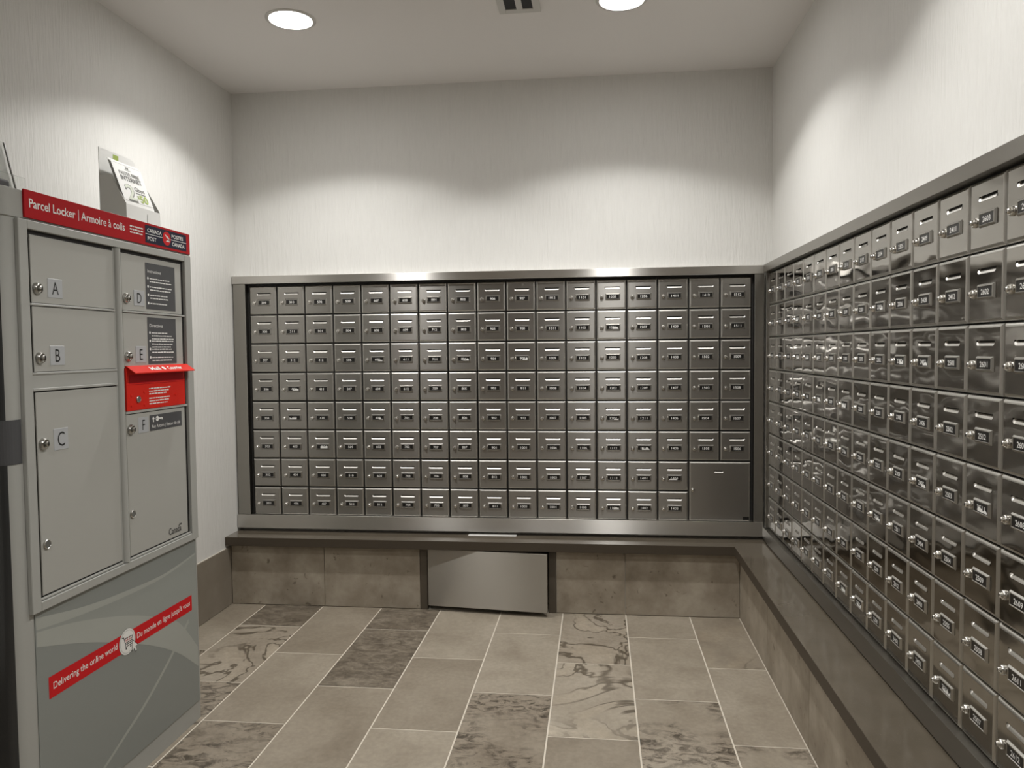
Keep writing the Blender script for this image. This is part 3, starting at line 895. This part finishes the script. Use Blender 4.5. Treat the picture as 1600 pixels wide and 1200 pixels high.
# flyers: each sheet a thing of its own, upright in the pocket and bent back against the holder
def flyer(k, label, printed):
    fw = 0.166
    f = thing('flyer', label, 'flyer', (0.242, -1.390, ZT+0.0025), PI/2, 'flyers in the brochure holder')
    prof = [(0.0036, 0.0), (0.0036, 0.092), (0.0062, 0.102), (0.0110, 0.117), (0.0560, 0.243)]
    dy = 0.0052*k; up = 0.0035*k
    mb = MB()
    vs = []
    for d_, h_ in prof:
        vs += [(0, d_+dy, h_+up*(h_ > 0)), (fw, d_+dy, h_+up*(h_ > 0)), (fw, d_+dy+0.001, h_+up*(h_ > 0)), (0, d_+dy+0.001, h_+up*(h_ > 0))]
    n = len(prof)
    fs = [(a*4+j, a*4+(j+1) % 4, a*4+4+(j+1) % 4, a*4+4+j) for a in range(n-1) for j in range(4)]
    fs += [(3, 2, 1, 0), tuple(4*(n-1)+j for j in range(4))]
    mb.add(vs, fs)
    mb.build('sheet', 'card_white', f)
    if printed:
        mb = MB()
        text_into(mb, 'FASTER FIBRE', 0.030, 0.158, 0.1120, 0.0135, 0, 0, bold=0.014)
        text_into(mb, 'INTERNET', 0.030, 0.162, 0.0900, 0.0175, 0, 0, bold=0.022)
        text_into(mb, '2', 0.032, 0.090, 0.0120, 0.0600, 0, 0, bold=0.035)
        text_into(mb, '2', 0.033, 0.087, 0.0160, 0.0560, -0.0002, 1, bold=0.015)
        text_into(mb, 'Gbps', 0.094, 0.158, 0.0560, 0.0165, 0, 0)
        mb.rect(0.094, 0.158, 0.0470, 0.0498, 0, 0)
        text_into(mb, '$', 0.096, 0.108, 0.0260, 0.0135, 0, 2, bold=0.01)
        text_into(mb, '50', 0.110, 0.162, 0.0150, 0.0270, 0, 2, bold=0.03)
        mb.rect(0.084, 0.088, 0.1400, 0.1480, 0, 0).rect(0.091, 0.101, 0.1400, 0.1480, 0, 0).rect(0.074, 0.112, 0.1345, 0.1362, 0, 0)
        mb.rect(0.006, 0.182, 0.0065, 0.0075, 0, 0).rect(0.006, 0.182, 0.1525, 0.1532, 0, 0)
        mb.v = [(a*0.886, y, c) for a, y, c in mb.v]
        # lay the print on the leaning part of the sheet
        seg = prof[2:]
        lens = [math.hypot(b_[0]-a_[0], b_[1]-a_[1]) for a_, b_ in zip(seg[:-1], seg[1:])]
        def on_sheet(c):
            c *= sum(lens)/0.158
            for (a_, b_), l_ in zip(zip(seg[:-1], seg[1:]), lens):
                if c <= l_ or (a_, b_) == (seg[-2], seg[-1]):
                    k_ = c/l_
                    return a_[0]+(b_[0]-a_[0])*k_, a_[1]+(b_[1]-a_[1])*k_
                c -= l_
        mb.v = [(a, on_sheet(c)[0]+y-0.0009, on_sheet(c)[1]) for a, y, c in mb.v]
        mb.build('lettering', ['grey_print', 'pale_green', 'logo_green'], f)
    return f
flyer(0, 'front flyer in the brochure holder reading faster fibre internet', True)
flyer(1, 'flyer behind the front one in the brochure holder', False)
flyer(2, 'rearmost flyer in the brochure holder', False)

ah = thing('acrylic_holder', 'clear acrylic leaflet stand at the near end of the locker top', 'leaflet stand', (0.205, -2.04, ZT), PI/2)
AW = 0.240
MB().prism([(0.0, 0.0), (0.003, 0.0), (0.003, 0.090), (0.0, 0.090)], 0.0, AW, 'x').build('front_panel', 'clear_acrylic', ah)
mb = MB()
lean = [(0.016, 0.0), (0.019, 0.0), (0.064, 0.192), (0.061, 0.192)]
mb.prism(lean, 0.0, AW-0.0035, 'x')
mb.build('back_panel', 'clear_acrylic', ah)
MB().prism([(0.014, 0.0), (0.0195, 0.0), (0.0645, 0.192), (0.059, 0.192)], AW-0.0034, AW-0.0004, 'x').build('edge', 'acrylic_edge', ah)
MB().box(0, AW-0.004, 0.0032, 0.0155, 0, 0.003).build('foot', 'clear_acrylic', ah)
MB().prism([(0.0205, 0.004), (0.0215, 0.004), (0.0628, 0.180), (0.0618, 0.180)], 0.008, AW-0.012, 'x').build('paper_insert', 'card_white', ah)
db = MB().box(0, 0.085, -0.03, 0.03, 0, 0.030).build('small_dark_box', 'dark_grey_print', None, bevel=0.006, seg=3)
db.location = (0.315, -2.112, ZT+0.0005); db.rotation_euler = (0, 0, PI/2)
tag(db, 'small dark box on the near edge of the locker top', 'box')

# ------------------------------------------------------------------ ceiling fixtures
def lamp_nodes(L):
    """beam profile of a recessed downlight: full in the middle, cut off at about 63 degrees"""
    L.use_nodes = True
    nt = L.node_tree
    em = nt.nodes['Emission']
    tc = nt.nodes.new('ShaderNodeTexCoord')
    sp = nt.nodes.new('ShaderNodeSeparateXYZ')
    ab = nt.nodes.new('ShaderNodeMath'); ab.operation = 'MULTIPLY'; ab.inputs[1].default_value = -1.0
    rp = nt.nodes.new('ShaderNodeValToRGB')
    nt.links.new(tc.outputs['Normal'], sp.inputs[0]); nt.links.new(sp.outputs[2], ab.inputs[0]); nt.links.new(ab.outputs[0], rp.inputs[0])
    els = rp.color_ramp.elements
    for p in (0.405, 0.45, 0.50, 0.60, 0.80):
        els.new(p)
    vals = [(0.0, 0.0), (0.425, 0.0), (0.46, 0.12), (0.51, 0.33), (0.64, 0.60), (0.80, 0.86), (1.0, 1.0)]
    for e, (p, v) in zip(els, vals):
        e.position = p; e.color = (v, v, v, 1)
    nt.links.new(rp.outputs[0], em.inputs['Strength'])
    em.inputs['Color'].default_value = (*LAMP_COL, 1)
NAMES = ['above the left half of the back bank', 'above the right half of the back bank', 'in the row nearer the camera, close to the right wall', 'added out of view behind the camera for fill']
for (x, y), nm in zip(LIGHT_SPOTS, NAMES):
    t = thing('recessed_downlight', 'round white recessed ceiling downlight '+nm, 'ceiling light', (x, y, ZC), 0, 'recessed downlights')
    MB().lathe([(0.100, -0.0002), (0.100, -0.003), (0.096, -0.0055), (0.086, -0.006), (0.083, -0.002)], 40, 'z').build('trim_ring', 'trim_white', t, smooth=True)
    mb = MB()
    mb.face([(0.084*math.cos(-2*PI*i/40), 0.084*math.sin(-2*PI*i/40), -0.0022) for i in range(40)])
    mb.build('lens', 'lamp_lens', t)
    L = bpy.data.lights.new('lamp', 'POINT')
    L.energy = LAMP_I; L.shadow_soft_size = 0.03; L.color = (1, 1, 1)
    lamp_nodes(L)
    lo = link('lamp', L, t, (0, 0, -0.04))

vt = thing('ceiling_vent', 'white framed ceiling air vent with two black slots', 'vent', (1.5075, -0.81, ZC))
a = 0.0825
mb = MB()
mb.box(-a, -a+0.027, -a, a, -0.006, -0.0002).box(a-0.030, a, -a, a, -0.006, -0.0002).box(-a+0.027, a-0.030, a-0.034, a, -0.006, -0.0002).box(-a+0.027, a-0.030, -a, -a+0.034, -0.006, -0.0002)
mb.build('frame', 'vent_white', vt, bevel=0.001)
MB().box(-a+0.027, a-0.030, -a+0.034, a-0.034, -0.0022, -0.0004).build('opening', 'dark_gap', vt)
MB().box(-0.012, 0.012, -a+0.034, a-0.034, -0.0055, -0.0024).build('bar', 'vent_white', vt)
